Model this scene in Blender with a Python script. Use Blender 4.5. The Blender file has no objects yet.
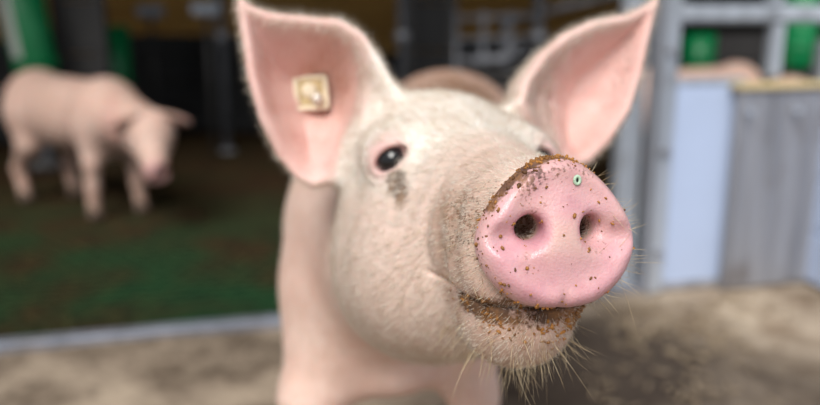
import bpy, math, random
import numpy as np
from mathutils import Vector, Matrix
random.seed(7); rng = np.random.default_rng(7)
scene = bpy.context.scene
COL = scene.collection

# ------------------------------------------------------------------ camera
TH = math.radians(13.0); CH = 0.74; FPX = 797.0
FW = np.array([0, math.cos(TH), -math.sin(TH)]); UP = np.array([0, math.sin(TH), math.cos(TH)])
RT = np.array([1.0, 0, 0]); CAMP = np.array([0, 0, CH])
cd = bpy.data.cameras.new('camera'); cam = bpy.data.objects.new('camera', cd); COL.objects.link(cam)
cam.location = CAMP; cam.rotation_euler = (math.pi/2 - TH, 0, 0)
cd.sensor_width = 36; cd.lens = 36*FPX/820; cd.clip_start = 0.02; cd.clip_end = 100
cd.dof.use_dof = True; cd.dof.focus_distance = 0.435; cd.dof.aperture_fstop = 3.4
scene.camera = cam
# ------------------------------------------------------------------ sky, sun, exposure
w = bpy.data.worlds.new('world'); scene.world = w; w.use_nodes = True
bg = w.node_tree.nodes['Background']; bg.inputs[0].default_value = (0.93, 0.96, 1.0, 1); bg.inputs[1].default_value = 0.58
sd = bpy.data.lights.new('sun', 'SUN'); sun = bpy.data.objects.new('sun', sd); COL.objects.link(sun)
sd.energy = 3.6; sd.angle = math.radians(34); sd.color = (1.0, 0.97, 0.92)
sun.rotation_euler = (math.radians(40), math.radians(-15), 0)
vs = scene.view_settings
vs.view_transform = 'Standard'; vs.look = 'None'; vs.gamma = 1; vs.use_curve_mapping = False; vs.exposure = 0.0

# ------------------------------------------------------------------ helpers: projection
def ray(px, py): return FW + RT*(px-410)/FPX + UP*(202.5-py)/FPX
def P(px, py, d): return CAMP + ray(px, py)*d
def G(px, py, z=0.0):
    r = ray(px, py); return CAMP + r*((z-CAMP[2])/r[2])

# ------------------------------------------------------------------ helpers: materials
def s2l(c): return tuple(((v/255)/12.92 if v/255 <= .04045 else ((v/255+.055)/1.055)**2.4) for v in c)
class NT:
    def __init__(self, name):
        self.m = bpy.data.materials.new(name); self.m.use_nodes = True
        self.t = self.m.node_tree; self.b = self.t.nodes['Principled BSDF']
    def n(self, typ, **kw):
        nd = self.t.nodes.new(typ)
        for k, v in kw.items():
            if k in nd.inputs: nd.inputs[k].default_value = v
            else: setattr(nd, k, v)
        return nd
    def l(self, a, b): self.t.links.new(a, b)
    def noise(self, scale, detail=3, vec=None, rough=.55):
        nd = self.n('ShaderNodeTexNoise'); nd.inputs['Scale'].default_value = scale
        nd.inputs['Detail'].default_value = detail; nd.inputs['Roughness'].default_value = rough
        if vec is None:
            if not hasattr(self, 'oc'): self.oc = self.n('ShaderNodeTexCoord').outputs['Object']
            vec = self.oc
        self.l(vec, nd.inputs['Vector']); return nd.outputs['Fac']
    def ramp(self, src, stops):
        r = self.n('ShaderNodeValToRGB'); self.l(src, r.inputs[0]); e = r.color_ramp.elements
        while len(e) < len(stops): e.new(0.5)
        for i, (p, c) in enumerate(stops):
            e[i].position = p; e[i].color = (c if len(c) == 4 else (*c, 1)) if not isinstance(c, (int, float)) else (c, c, c, 1)
        return r.outputs[0]
    def mix(self, fac, a, b, mode='MIX'):
        m = self.n('ShaderNodeMixRGB'); m.blend_type = mode
        for i, v in ((0, fac), (1, a), (2, b)):
            if isinstance(v, (int, float)): m.inputs[i].default_value = v if i == 0 else (v, v, v, 1)
            elif isinstance(v, tuple): m.inputs[i].default_value = (*v[:3], 1)
            else: self.l(v, m.inputs[i])
        return m.outputs[0]
    def math(self, op, a, b=0.0, c=None, clamp=False):
        m = self.n('ShaderNodeMath'); m.operation = op; m.use_clamp = clamp
        for i, v in enumerate((a, b) + ((c,) if c is not None else ())):
            if isinstance(v, (int, float)): m.inputs[i].default_value = v
            else: self.l(v, m.inputs[i])
        return m.outputs[0]
    def attr(self, name):
        a = self.n('ShaderNodeAttribute'); a.attribute_name = name; return a.outputs['Fac']
    def bump(self, h, strength, dist, prev=None):
        b = self.n('ShaderNodeBump'); b.inputs['Strength'].default_value = strength; b.inputs['Distance'].default_value = dist
        self.l(h, b.inputs['Height'])
        if prev is not None: self.l(prev, b.inputs['Normal'])
        return b.outputs['Normal']
def simple(name, col, rough=.6, metal=0, var=.25, scale=8, spec=.5):
    m = NT(name); c = s2l(col)
    v = m.ramp(m.noise(scale, 4), [(.3, tuple(x*(1-var) for x in c)), (.7, tuple(min(1, x*(1+var)) for x in c))])
    m.l(v, m.b.inputs['Base Color']); m.b.inputs['Roughness'].default_value = rough; m.b.inputs['Metallic'].default_value = metal
    m.b.inputs['Specular IOR Level'].default_value = spec
    m.l(m.bump(m.noise(scale*12, 3), .15, .004), m.b.inputs['Normal'])
    return m.m

# ------------------------------------------------------------------ helpers: meshes
def link(name, me, mat=None, parent=None, smooth=False):
    o = bpy.data.objects.new(name, me); COL.objects.link(o)
    if mat is not None and not me.materials: me.materials.append(mat)
    if parent is not None: o.parent = parent
    if smooth: me.polygons.foreach_set('use_smooth', np.ones(len(me.polygons), bool))
    return o
def npmesh(name, V, F):
    me = bpy.data.meshes.new(name); V = np.asarray(V, np.float32); F = np.asarray(F, np.int32)
    k = F.shape[1]
    me.vertices.add(len(V)); me.vertices.foreach_set('co', V.ravel())
    me.loops.add(F.size); me.loops.foreach_set('vertex_index', F.ravel())
    me.polygons.add(len(F)); me.polygons.foreach_set('loop_start', np.arange(0, F.size, k, dtype=np.int32))
    me.polygons.foreach_set('loop_total', np.full(len(F), k, np.int32))
    me.update(calc_edges=True); me.validate(); return me
class MB:
    """collects boxes and tubes into one mesh"""
    def __init__(self): self.v = []; self.f = []
    def box(self, c, s, M=None, bevel=0.0):
        c = np.asarray(c, float); s = np.asarray(s, float)/2
        n = len(self.v); b = min(bevel, min(s)*.45)
        if b <= 0:
            pts = [(x, y, z) for x in (-1, 1) for y in (-1, 1) for z in (-1, 1)]
            pts = [c+s*np.array(p) for p in pts]
            fs = [(0, 1, 3, 2), (4, 6, 7, 5), (0, 4, 5, 1), (2, 3, 7, 6), (0, 2, 6, 4), (1, 5, 7, 3)]
        else:
            pts = []; fs = []; idx = {}
            for sx in (-1, 1):
                for sy in (-1, 1):
                    for sz in (-1, 1):
                        sg = np.array((sx, sy, sz))
                        for a in range(3):
                            p = s-b; p = p.copy(); p[a] = s[a]; idx[(sx, sy, sz, a)] = len(pts); pts.append(c+sg*p)
            for a in range(3):
                o1, o2 = [(1, 2), (2, 0), (0, 1)][a]
                for sg in (-1, 1):
                    q = []
                    for d1, d2 in ((-1, -1), (1, -1), (1, 1), (-1, 1)):
                        k = [0, 0, 0]; k[a] = sg; k[o1] = d1; k[o2] = d2; q.append(idx[(*k, a)])
                    fs.append(tuple(q if sg > 0 else q[::-1]))
                for d1 in (-1, 1):
                    for d2 in (-1, 1):
                        k0 = [0, 0, 0]; k1 = [0, 0, 0]; k0[a] = -1; k1[a] = 1
                        for k in (k0, k1): k[o1] = d1; k[o2] = d2
                        fs.append((idx[(*k0, o1)], idx[(*k1, o1)], idx[(*k1, o2)], idx[(*k0, o2)]))
            for sx in (-1, 1):
                for sy in (-1, 1):
                    for sz in (-1, 1): fs.append(tuple(idx[(sx, sy, sz, a)] for a in range(3)))
        for p in pts: self.v.append(np.array(M @ Vector(p)) if M is not None else p)
        self.f += [tuple(i+n for i in f) for f in fs]; return self
    def tube(self, pts, r, seg=12, cap=True):
        pts = [np.asarray(p, float) for p in pts]; n0 = len(self.v)
        rs = r if isinstance(r, (list, tuple)) else [r]*len(pts)
        prev = None
        for i, p in enumerate(pts):
            d = pts[min(i+1, len(pts)-1)]-pts[max(i-1, 0)]; d = d/np.linalg.norm(d)
            if prev is None:
                a = np.cross(d, [0, 0, 1.0]);
                if np.linalg.norm(a) < 1e-3: a = np.cross(d, [1.0, 0, 0])
            else: a = prev - d*(prev@d)
            a /= np.linalg.norm(a); prev = a; b = np.cross(d, a)
            for k in range(seg):
                t = 2*math.pi*k/seg; self.v.append(p+rs[i]*(a*math.cos(t)+b*math.sin(t)))
        for i in range(len(pts)-1):
            for k in range(seg):
                k2 = (k+1) % seg; self.f.append((n0+i*seg+k, n0+i*seg+k2, n0+(i+1)*seg+k2, n0+(i+1)*seg+k))
        if cap:
            self.f.append(tuple(n0+k for k in range(seg))[::-1]); m = n0+(len(pts)-1)*seg
            self.f.append(tuple(m+k for k in range(seg)))
        return self
    def mesh(self, name):
        me = bpy.data.meshes.new(name); me.from_pydata([tuple(map(float, v)) for v in self.v], [], self.f); me.update()
        import bmesh
        bm = bmesh.new(); bm.from_mesh(me); bmesh.ops.recalc_face_normals(bm, faces=bm.faces); bm.to_mesh(me); bm.free()
        return me
    def build(self, name, mat, parent=None, smooth=False): return link(name, self.mesh(name), mat, parent, smooth)
def empty(name, loc=(0, 0, 0), rz=0):
    o = bpy.data.objects.new(name, None); COL.objects.link(o); o.location = loc; o.rotation_euler = (0, 0, rz)
    o.empty_display_size = .1; return o
def tag(o, label=None, cat=None, group=None, kind=None):
    if label: o['label'] = label
    if cat: o['category'] = cat
    if group: o['group'] = group
    if kind: o['kind'] = kind
    return o

# ------------------------------------------------------------------ helpers: distance fields
f32 = np.float32
def nrm(v): v = np.asarray(v, float); return v/np.linalg.norm(v)
def smin(a, b, k):
    h = np.maximum(k-np.abs(a-b), 0)/k; return np.minimum(a, b)-h*h*k*f32(.25)
def smax(a, b, k): return -smin(-a, -b, k)
def ell(Q, c, r):
    p = Q-np.asarray(c, f32); r = np.asarray(r, f32)
    k0 = np.sqrt(((p/r)**2).sum(1)); k1 = np.sqrt(((p/(r*r))**2).sum(1))+f32(1e-9)
    return np.where(k0 < 1e-4, -r.min(), k0*(k0-1)/k1)
def rcone(Q, a, b, ra, rb):
    a = np.asarray(a, f32); b = np.asarray(b, f32); ba = b-a; pa = Q-a
    t = np.clip((pa@ba)/(ba@ba), 0, 1); d = pa-t[:, None]*ba
    return np.sqrt((d*d).sum(1))-(ra+(rb-ra)*t)
def sstep(a, b, x):
    t = np.clip((x-a)/(b-a), 0, 1); return t*t*(3-2*t)
def poly_sd(l, u, poly):
    poly = np.asarray(poly, f32); n = len(poly); d = np.full(l.shape, 1e9, f32); s = np.ones(l.shape, f32)
    for i in range(n):
        a = poly[i]; b = poly[i-1]; e = b-a; wx = l-a[0]; wy = u-a[1]
        t = np.clip((wx*e[0]+wy*e[1])/(e@e), 0, 1); bx = wx-e[0]*t; by = wy-e[1]*t
        d = np.minimum(d, bx*bx+by*by)
        c1 = u >= a[1]; c2 = u < b[1]; c3 = e[0]*wy > e[1]*wx
        s = np.where((c1 & c2 & c3) | (~c1 & ~c2 & ~c3), -s, s)
    return s*np.sqrt(d)
def axis(stops):
    """stops: [(pos, step at pos) ...] -> graded coordinates"""
    xs = [stops[0][0]]; P0 = [s[0] for s in stops]; S0 = [s[1] for s in stops]
    while xs[-1] < stops[-1][0]: xs.append(xs[-1]+float(np.interp(xs[-1], P0, S0)))
    return np.array(xs, f32)
def surface(fn, xs, ys, zs, newton=2, blk=6):
    nx, ny, nz = len(xs), len(ys), len(zs)
    F = np.full((nx, ny, nz), 1.0, f32)
    bi = [np.arange(0, n, blk) for n in (nx, ny, nz)]
    def mid(a, b): e = np.minimum(b+blk, len(a)-1); return (a[b]+a[e])/2, (a[e]-a[b])/2
    (cx, hx), (cy, hy), (cz, hz) = mid(xs, bi[0]), mid(ys, bi[1]), mid(zs, bi[2])
    C = np.stack(np.meshgrid(cx, cy, cz, indexing='ij'), -1).reshape(-1, 3)
    H = np.sqrt(hx[:, None, None]**2+hy[None, :, None]**2+hz[None, None, :]**2)
    fc = fn(C).reshape(H.shape); act = np.abs(fc) < H*1.25+.006
    big = np.repeat(np.repeat(np.repeat(act, blk, 0), blk, 1), blk, 2)[:nx, :ny, :nz]
    F[:] = np.sign(np.repeat(np.repeat(np.repeat(fc, blk, 0), blk, 1), blk, 2)[:nx, :ny, :nz])
    I = np.argwhere(big)
    for s in range(0, len(I), 400000):
        j = I[s:s+400000]; F[j[:, 0], j[:, 1], j[:, 2]] = fn(np.stack([xs[j[:, 0]], ys[j[:, 1]], zs[j[:, 2]]], 1))
    S = F < 0
    cnt = np.zeros((nx-1, ny-1, nz-1), np.uint8)
    corners = [(a, b, c) for a in (0, 1) for b in (0, 1) for c in (0, 1)]
    for a, b, c in corners: cnt += S[a:nx-1+a, b:ny-1+b, c:nz-1+c]
    cells = np.argwhere((cnt > 0) & (cnt < 8)); ids = np.full(cnt.shape, -1, np.int32)
    ids[cells[:, 0], cells[:, 1], cells[:, 2]] = np.arange(len(cells))
    pos = np.stack([np.stack([xs[cells[:, 0]+a], ys[cells[:, 1]+b], zs[cells[:, 2]+c]], 1) for a, b, c in corners])
    val = np.stack([F[cells[:, 0]+a, cells[:, 1]+b, cells[:, 2]+c] for a, b, c in corners])
    acc = np.zeros((len(cells), 3), f32); num = np.zeros(len(cells), f32)
    for i in range(8):
        for j in range(i+1, 8):
            if sum(abs(p-q) for p, q in zip(corners[i], corners[j])) != 1: continue
            m = (val[i] < 0) != (val[j] < 0); t = np.where(m, val[i]/(val[i]-val[j]+1e-12), 0)
            acc += np.where(m[:, None], pos[i]+t[:, None]*(pos[j]-pos[i]), 0); num += m
    V = acc/num[:, None]
    quads = []
    for ax in range(3):
        sl0 = [slice(None)]*3; sl1 = [slice(None)]*3; sl0[ax] = slice(0, -1); sl1[ax] = slice(1, None)
        a = S[tuple(sl0)]; b = S[tuple(sl1)]; E = np.argwhere(a != b)
        o1, o2 = (ax+1) % 3, (ax+2) % 3; dims = cnt.shape
        E = E[(E[:, o1] > 0) & (E[:, o2] > 0) & (E[:, o1] < dims[o1]) & (E[:, o2] < dims[o2])]
        q = []
        for d1, d2 in ((-1, -1), (0, -1), (0, 0), (-1, 0)):
            k = E.copy(); k[:, o1] += d1; k[:, o2] += d2; q.append(ids[k[:, 0], k[:, 1], k[:, 2]])
        q = np.stack(q, 1); fl = ~a[E[:, 0], E[:, 1], E[:, 2]]; q[fl] = q[fl][:, ::-1]; quads.append(q)
    Q = np.concatenate(quads); Q = Q[(Q >= 0).all(1)]
    e = f32(6e-4); lim = f32(.004)
    for _ in range(newton):
        f0 = fn(V); g = np.stack([(fn(V+np.array(d, f32)*e)-f0)/e for d in np.eye(3)], 1)
        g2 = np.maximum((g*g).sum(1), .05); st = -f0/g2
        V = V+np.clip(st, -lim, lim)[:, None]*g*f32(.9)
    f0 = fn(V); g = np.stack([(fn(V+np.array(d, f32)*e)-f0)/e for d in np.eye(3)], 1)
    N = g/np.maximum(np.linalg.norm(g, axis=1, keepdims=True), 1e-6)
    return V, Q, N
def vnoise(Pt, scale, seed=0):
    """smooth value noise in numpy, 0..1"""
    r = np.random.default_rng(seed).random((32, 32, 32)).astype(f32)
    q = np.asarray(Pt)*scale+1000; i = np.floor(q).astype(int); t = q-i; t = t*t*(3-2*t); i %= 31
    o = 0
    for a in (0, 1):
        for b in (0, 1):
            for c in (0, 1):
                o = o+r[i[:, 0]+a, i[:, 1]+b, i[:, 2]+c]*np.where(a, t[:, 0], 1-t[:, 0])*np.where(b, t[:, 1], 1-t[:, 1])*np.where(c, t[:, 2], 1-t[:, 2])
    return o
def fattr(me, name, arr):
    a = me.attributes.new(name, 'FLOAT', 'POINT'); a.data.foreach_set('value', np.asarray(arr, f32))

# ================================================================== MATERIALS
def concrete():
    m = NT('muddy_concrete')
    n1 = m.noise(2.6, 5); n2 = m.noise(9, 5); n3 = m.noise(60, 4)
    c = m.ramp(n1, [(.40, s2l((62, 52, 45))), (.50, s2l((116, 102, 90))), (.58, s2l((202, 184, 164)))])
    c = m.mix(.45, c, m.ramp(n2, [(.38, s2l((60, 46, 34))), (.62, s2l((172, 156, 138)))]))
    c = m.mix(.35, c, m.ramp(n3, [(.3, s2l((60, 46, 34))), (.7, s2l((190, 172, 150)))]))
    def patch(px, py, r0, r1):
        g = G(px, py); v = m.n('ShaderNodeVectorMath'); v.operation = 'DISTANCE'; m.l(m.oc, v.inputs[0]); v.inputs[1].default_value = tuple(g)
        d = m.math('ADD', v.outputs['Value'], m.math('MULTIPLY', m.math('SUBTRACT', n1, .5), .9)); mr = m.n('ShaderNodeMapRange'); m.l(d, mr.inputs[0]); mr.inputs[1].default_value = r1; mr.inputs[2].default_value = r0
        return mr.outputs[0]
    c = m.mix(m.math('MULTIPLY', patch(620, 360, .20, .56), .92), c, s2l((60, 51, 45)))        # damp patch
    c = m.mix(m.math('MULTIPLY', patch(742, 312, .05, .38), .6), c, m.ramp(n2, [(.35, s2l((150, 126, 100))), (.6, s2l((214, 196, 172)))]))   # dry bedding by the gate
    m.l(c, m.b.inputs['Base Color']); m.b.inputs['Roughness'].default_value = .85; m.b.inputs['Specular IOR Level'].default_value = .2
    m.l(m.bump(n3, .5, .004, m.bump(n2, .5, .01)), m.b.inputs['Normal']); return m.m
def plastic_floor():
    m = NT('green_slat_plastic')
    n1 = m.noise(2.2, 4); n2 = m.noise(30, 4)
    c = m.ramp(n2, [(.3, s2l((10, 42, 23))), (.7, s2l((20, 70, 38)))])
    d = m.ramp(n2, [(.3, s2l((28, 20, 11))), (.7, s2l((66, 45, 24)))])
    sx = m.n('ShaderNodeSeparateXYZ'); m.l(m.oc, sx.inputs[0]); barn_depth = m.math('MULTIPLY', m.math('SUBTRACT', sx.outputs[1], 1.95), .7, clamp=True)   # slat colour turns darker brown with distance into the barn
    c = m.mix(m.math('MAXIMUM', m.ramp(n1, [(.40, .15), (.58, .9)]), m.math('MULTIPLY', barn_depth, m.ramp(n1, [(.3, .75), (.6, 1.0)]))), c, d)
    m.l(c, m.b.inputs['Base Color']); m.b.inputs['Roughness'].default_value = .7; m.b.inputs['Specular IOR Level'].default_value = .12; return m.m
def galv(name, col, streak=True):
    m = NT(name); c = s2l(col)
    if not hasattr(m, 'oc'): m.oc = m.n('ShaderNodeTexCoord').outputs['Object']
    mp = m.n('ShaderNodeMapping'); mp.inputs['Scale'].default_value = (18, 18, 1.5); m.l(m.oc, mp.inputs[0])
    n1 = m.noise(1.0, 4, mp.outputs[0]); n2 = m.noise(6, 4)
    v = m.ramp(n1, [(.3, tuple(x*.62 for x in c)), (.7, tuple(min(1, x*1.2) for x in c))])
    v = m.mix(m.ramp(n2, [(.55, 0.0), (.75, .5)]), v, s2l((96, 80, 62)))
    m.l(v, m.b.inputs['Base Color']); m.b.inputs['Roughness'].default_value = .45; m.b.inputs['Metallic'].default_value = .35
    return m.m
def wood(name, c0, c1):
    m = NT(name); m.oc = m.n('ShaderNodeTexCoord').outputs['Object']
    mp = m.n('ShaderNodeMapping'); mp.inputs['Scale'].default_value = (1.2, 12, 14); m.l(m.oc, mp.inputs[0])
    m.l(m.ramp(m.noise(1.5, 5, mp.outputs[0]), [(.3, s2l(c0)), (.7, s2l(c1))]), m.b.inputs['Base Color'])
    m.b.inputs['Roughness'].default_value = .7; return m.m
def pig_skin():
    m = NT('pig_skin')
    pink = m.attr('pink'); ear = m.attr('ear'); white = m.attr('white'); mud = m.attr('mud'); speck = m.attr('speck'); wet = m.attr('wet')
    nA = m.noise(14, 4); nB = m.noise(55, 4); nC = m.noise(430, 4); nD = m.noise(720, 2)
    base = m.ramp(nA, [(.3, s2l((220, 182, 168))), (.7, s2l((236, 208, 196)))])
    base = m.mix(m.math('MULTIPLY', m.ramp(nB, [(.35, .0), (.7, .35)]), 1.0), base, s2l((214, 170, 150)))
    base = m.mix(white, base, m.ramp(nB, [(.3, s2l((234, 222, 210))), (.7, s2l((248, 243, 237)))]))
    earc = m.ramp(nA, [(.3, s2l((214, 168, 160))), (.7, s2l((232, 198, 191)))])
    earc = m.mix(m.ramp(nB, [(.5, .0), (.75, .3)]), earc, s2l((200, 124, 112)))
    base = m.mix(ear, base, earc)
    pk = m.ramp(nB, [(.25, s2l((198, 140, 152))), (.75, s2l((224, 172, 182)))])
    pk = m.mix(m.ramp(nA, [(.42, .0), (.6, .55)]), pk, s2l((236, 198, 196)))
    pk = m.mix(m.ramp(nC, [(.6, .0), (.72, .35)]), pk, s2l((206, 132, 140)))
    base = m.mix(pink, base, pk)
    # bits of earth: speckles where the speck mask is high, solid crust where mud is high
    dirt = m.mix(m.ramp(nB, [(.4, .0), (.65, 1.0)]), s2l((70, 46, 30)), s2l((150, 104, 58)))
    dirt = m.mix(m.ramp(nD, [(.4, .0), (.7, .7)]), dirt, s2l((56, 36, 24)))
    th = m.math('SUBTRACT', .80, m.math('MULTIPLY', speck, .40))
    mix3 = m.math('ADD', m.math('MULTIPLY', nC, .7), m.math('MULTIPLY', nB, .3))
    f1 = m.math('MULTIPLY', m.math('SUBTRACT', mix3, th), 9.0, clamp=True)
    f1 = m.math('MULTIPLY', f1, .8)
    th2 = m.math('SUBTRACT', 1.0, mud)
    f2 = m.math('MULTIPLY', m.math('SUBTRACT', m.math('ADD', m.math('MULTIPLY', nC, .6), m.math('MULTIPLY', nB, .4)), th2), 6.0, clamp=True)
    ff = m.math('MAXIMUM', f1, m.math('MULTIPLY', f2, .9))
    tint = m.math('MULTIPLY', speck, m.ramp(nB, [(.35, .1), (.7, .55)]))
    base = m.mix(tint, base, s2l((186, 146, 118)))
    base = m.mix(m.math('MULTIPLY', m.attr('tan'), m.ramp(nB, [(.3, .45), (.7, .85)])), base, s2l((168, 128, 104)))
    col = m.mix(ff, base, dirt)
    m.l(col, m.b.inputs['Base Color'])
    r = m.math('SUBTRACT', .62, m.math('MULTIPLY', wet, .42)); r = m.math('ADD', r, m.math('MULTIPLY', ff, .3), clamp=True)
    m.l(r, m.b.inputs['Roughness'])
    sw = m.math('MULTIPLY', m.math('SUBTRACT', 1.0, ff), .16)
    m.l(sw, m.b.inputs['Subsurface Weight']); m.b.inputs['Subsurface Radius'].default_value = (1.0, .35, .22); m.b.inputs['Subsurface Scale'].default_value = .006
    m.l(m.bump(ff, .5, .0012, m.bump(nD, .55, .0007, m.bump(nC, .30, .0009))), m.b.inputs['Normal'])
    return m.m
def hair_mat(name, c0, c1):
    m = NT(name); m.l(m.ramp(m.noise(80, 2), [(.35, s2l(c0)), (.65, s2l(c1))]), m.b.inputs['Base Color'])
    m.b.inputs['Roughness'].default_value = .5; return m.m
M = dict(
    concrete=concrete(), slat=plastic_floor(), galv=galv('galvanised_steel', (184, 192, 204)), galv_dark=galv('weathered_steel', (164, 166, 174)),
    strip=galv('edge_steel', (140, 145, 158)), pit=simple('slurry_dark', (18, 16, 14), .5), white_panel=simple('pale_blue_plastic', (186, 202, 232), .4, var=.06, scale=3),
    black=simple('black_plastic', (22, 22, 24), .5, scale=3), grey=simple('dark_grey_plastic', (62, 60, 60), .5, var=.2, scale=4),
    green=simple('green_plastic', (8, 128, 74), .35, var=.12, scale=5), label=simple('pale_sticker', (196, 204, 196), .6, var=.3, scale=30),
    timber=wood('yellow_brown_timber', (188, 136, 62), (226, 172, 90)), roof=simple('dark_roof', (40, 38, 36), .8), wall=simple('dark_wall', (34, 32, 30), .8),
    oldpipe=simple('old_pipe', (104, 106, 112), .5, .2), skin=pig_skin(), bristle=hair_mat('pale_bristle', (222, 204, 184), (246, 238, 226)), whisker=hair_mat('yellow_whisker', (176, 150, 112), (222, 204, 170)),
    crumb=hair_mat('mud_crumb', (92, 58, 28), (190, 130, 58)), straw=hair_mat('straw', (128, 108, 84), (190, 170, 142)), hoof=simple('hoof_horn', (92, 76, 64), .6),
    tagm=simple('ivory_tag_plastic', (242, 232, 206), .45, var=.12, scale=90), tagd=simple('dirty_tag_recess', (206, 186, 140), .6, var=.3, scale=120), stud=simple('steel_stud', (214, 210, 200), .3, .4, .1, 90))
def eye_mat():
    m = NT('pig_eye'); m.oc = m.n('ShaderNodeTexCoord').outputs['Object']
    s = m.n('ShaderNodeSeparateXYZ'); m.l(m.oc, s.inputs[0])
    # object z axis = gaze; iris and pupil are rings about it
    c = m.ramp(m.math('DIVIDE', s.outputs[2], .0125), [(.40, s2l((214, 186, 180))), (.52, s2l((70, 62, 66))), (.60, s2l((34, 30, 34))), (.84, s2l((12, 11, 14)))])
    m.l(c, m.b.inputs['Base Color']); m.b.inputs['Roughness'].default_value = .2; m.b.inputs['Coat Weight'].default_value = .3; return m.m
M['eye'] = eye_mat()

# ================================================================== SETTING
def struct(o, label=None): return tag(o, label, kind='structure')
A0 = G(0, 350); B0 = G(270, 325); E1 = nrm(B0-A0); N1 = np.array([-E1[1], E1[0], 0.0])   # pen front line: E1 along it, N1 into the barn
RZ = math.atan2(E1[1], E1[0])
PF = Matrix.Translation(Vector(A0)) @ Matrix.Rotation(RZ, 4, 'Z')          # local (along, into barn, up)
def pen(t, n, z): return A0+E1*t+N1*n+np.array([0, 0, z])
def onpen(px, py, n=0.0):
    r = ray(px, py); t = ((A0+N1*n-CAMP)@N1)/(r@N1); p = CAMP+r*t; return (p-A0)@E1, p[2]
# concrete yard with gentle unevenness
nx, ny = 150, 150
gx = np.linspace(-7, 7, nx); gy = np.linspace(-6, 2.0, ny)
V = []
for y in gy:
    for x in gx: V.append(A0[:2]+E1[:2]*(x+.9)+N1[:2]*(min(y, 2.0)-2.0))
V = np.array(V); z = (vnoise(np.c_[V, V[:, :1]*0], 3.2, 3)-.5)*.012+(vnoise(np.c_[V, V[:, :1]*0], 11, 4)-.5)*.006-.004
idx = np.arange(nx*ny).reshape(ny, nx)
Q = np.stack([idx[:-1, :-1], idx[:-1, 1:], idx[1:, 1:], idx[1:, :-1]], -1).reshape(-1, 4)
fl = link('floor', npmesh('floor', np.c_[V, z], Q), M['concrete'], smooth=True); struct(fl, 'muddy beige and brown concrete yard in front of the pen')
# slatted green plastic floor: bars and cross ribs over a dark pit
pit = MB().box((2.0, 3.6, -.30), (10, 7.2, .1), PF).build('floor_pit', M['pit']); struct(pit, 'dark slurry pit under the green slats')
def slats():
    c0 = np.array([(x, y, z) for x in (-.5, .5) for y in (-.5, .5) for z in (-.5, .5)])
    f0 = np.array([(0, 1, 3, 2), (4, 6, 7, 5), (0, 4, 5, 1), (2, 3, 7, 6), (0, 2, 6, 4), (1, 5, 7, 3)])
    cs, ss = [], []
    rowp, colp = .050, .056
    k = 0; y = .045
    while y < 4.6:
        cs.append((2.0, y, -.012)); ss.append((8.0, .026, .024))
        if y < 2.6:
            for x in np.arange(-1.6+(k % 2)*colp/2, 2.0, colp): cs.append((x, y+rowp/2, -.014)); ss.append((.026, rowp-.025, .020))
        y += rowp; k += 1
    cs = np.array(cs); ss = np.array(ss)
    Vv = (cs[:, None]+c0[None]*ss[:, None]).reshape(-1, 3); Ff = (f0[None]+8*np.arange(len(cs))[:, None, None]).reshape(-1, 4)
    Vv = A0+Vv[:, :1]*E1+Vv[:, 1:2]*N1+Vv[:, 2:]*np.array([0, 0, 1.0]); return npmesh('slat_grid', Vv, Ff)
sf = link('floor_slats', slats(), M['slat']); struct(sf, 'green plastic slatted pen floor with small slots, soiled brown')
tr = MB()
tr.box((1.4, .02, -.002), (8, .045, .03), PF, .004); tr.box((1.4, -.004, -.03), (8, .006, .08), PF)
struct(tr.build('trim_1', M['strip']), 'galvanised steel edge strip along the front of the green floor')
# barn shell
def bx(name, c, s, mat, M_=None, label=None):
    o = MB().box(c, s, M_).build(name, mat); return struct(o, label)
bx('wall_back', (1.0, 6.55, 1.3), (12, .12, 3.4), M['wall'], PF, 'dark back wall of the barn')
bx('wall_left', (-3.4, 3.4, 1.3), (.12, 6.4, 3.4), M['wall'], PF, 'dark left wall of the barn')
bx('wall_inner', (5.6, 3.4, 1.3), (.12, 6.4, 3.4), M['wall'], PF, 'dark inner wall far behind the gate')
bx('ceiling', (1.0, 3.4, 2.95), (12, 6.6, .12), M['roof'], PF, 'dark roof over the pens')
# yellow brown boards along the back wall
bw = empty('timber_boarding', tuple(PF @ Vector((1, 6.4, 0))), RZ); tag(bw, 'yellow brown timber boards across the back of the barn', 'boarding')
for i in range(9):
    MB().box((0, 0, .45+.145*i), (8.6, .03, .14), None, .006).build('board', M['timber'], bw)

# ================================================================== FRONT PIG
DC = P(561, 233, .430)
PS, PH = math.radians(13.0), math.radians(3.5)
HF = RT*math.sin(PS)*math.cos(PH)+UP*math.sin(PH)-FW*math.cos(PS)*math.cos(PH)
HL = RT*math.cos(PS)+FW*math.sin(PS)
HU = np.cross(HF, HL); HU = HU if HU@UP > 0 else -HU
R3 = np.stack([HL, HF, HU]).astype(f32)              # rows: head axes (l, f, u)
DC32 = DC.astype(f32)
def toH(Pw): return (Pw-DC32)@R3.T
def toW(h): return DC+np.asarray(h, float)@R3.astype(float)
def project(Pw):
    d = np.asarray(Pw)-CAMP; z = d@FW; return 410+FPX*(d@RT)/z, 202.5-FPX*(d@UP)/z, z
def onear(px, py, f0=-.262):
    r = ray(px, py); n = HF; t = ((DC+HF*f0-CAMP)@n)/(r@n); h = toH(np.array([CAMP+r*t], f32))[0]; return float(-h[0]), float(h[2])   # mirrored to +l
EAR = [onear(*p) for p in [(236, -6), (250, 7), (268, 15), (300, 19), (335, 25), (358, 42), (375, 68), (391, 98), (402, 135), (372, 158), (350, 160),
                           (342, 172), (330, 182), (313, 190), (297, 181), (277, 158), (258, 122), (246, 82), (240, 42), (235, 14)]]
CAV = [onear(*p) for p in [(240, 10), (268, 27), (300, 31), (335, 38), (352, 56), (360, 85), (356, 112), (350, 140), (345, 158), (330, 178), (313, 186), (295, 177), (275, 153), (256, 120), (247, 82), (242, 42)]]
DEEP = onear(341, 95)
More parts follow.
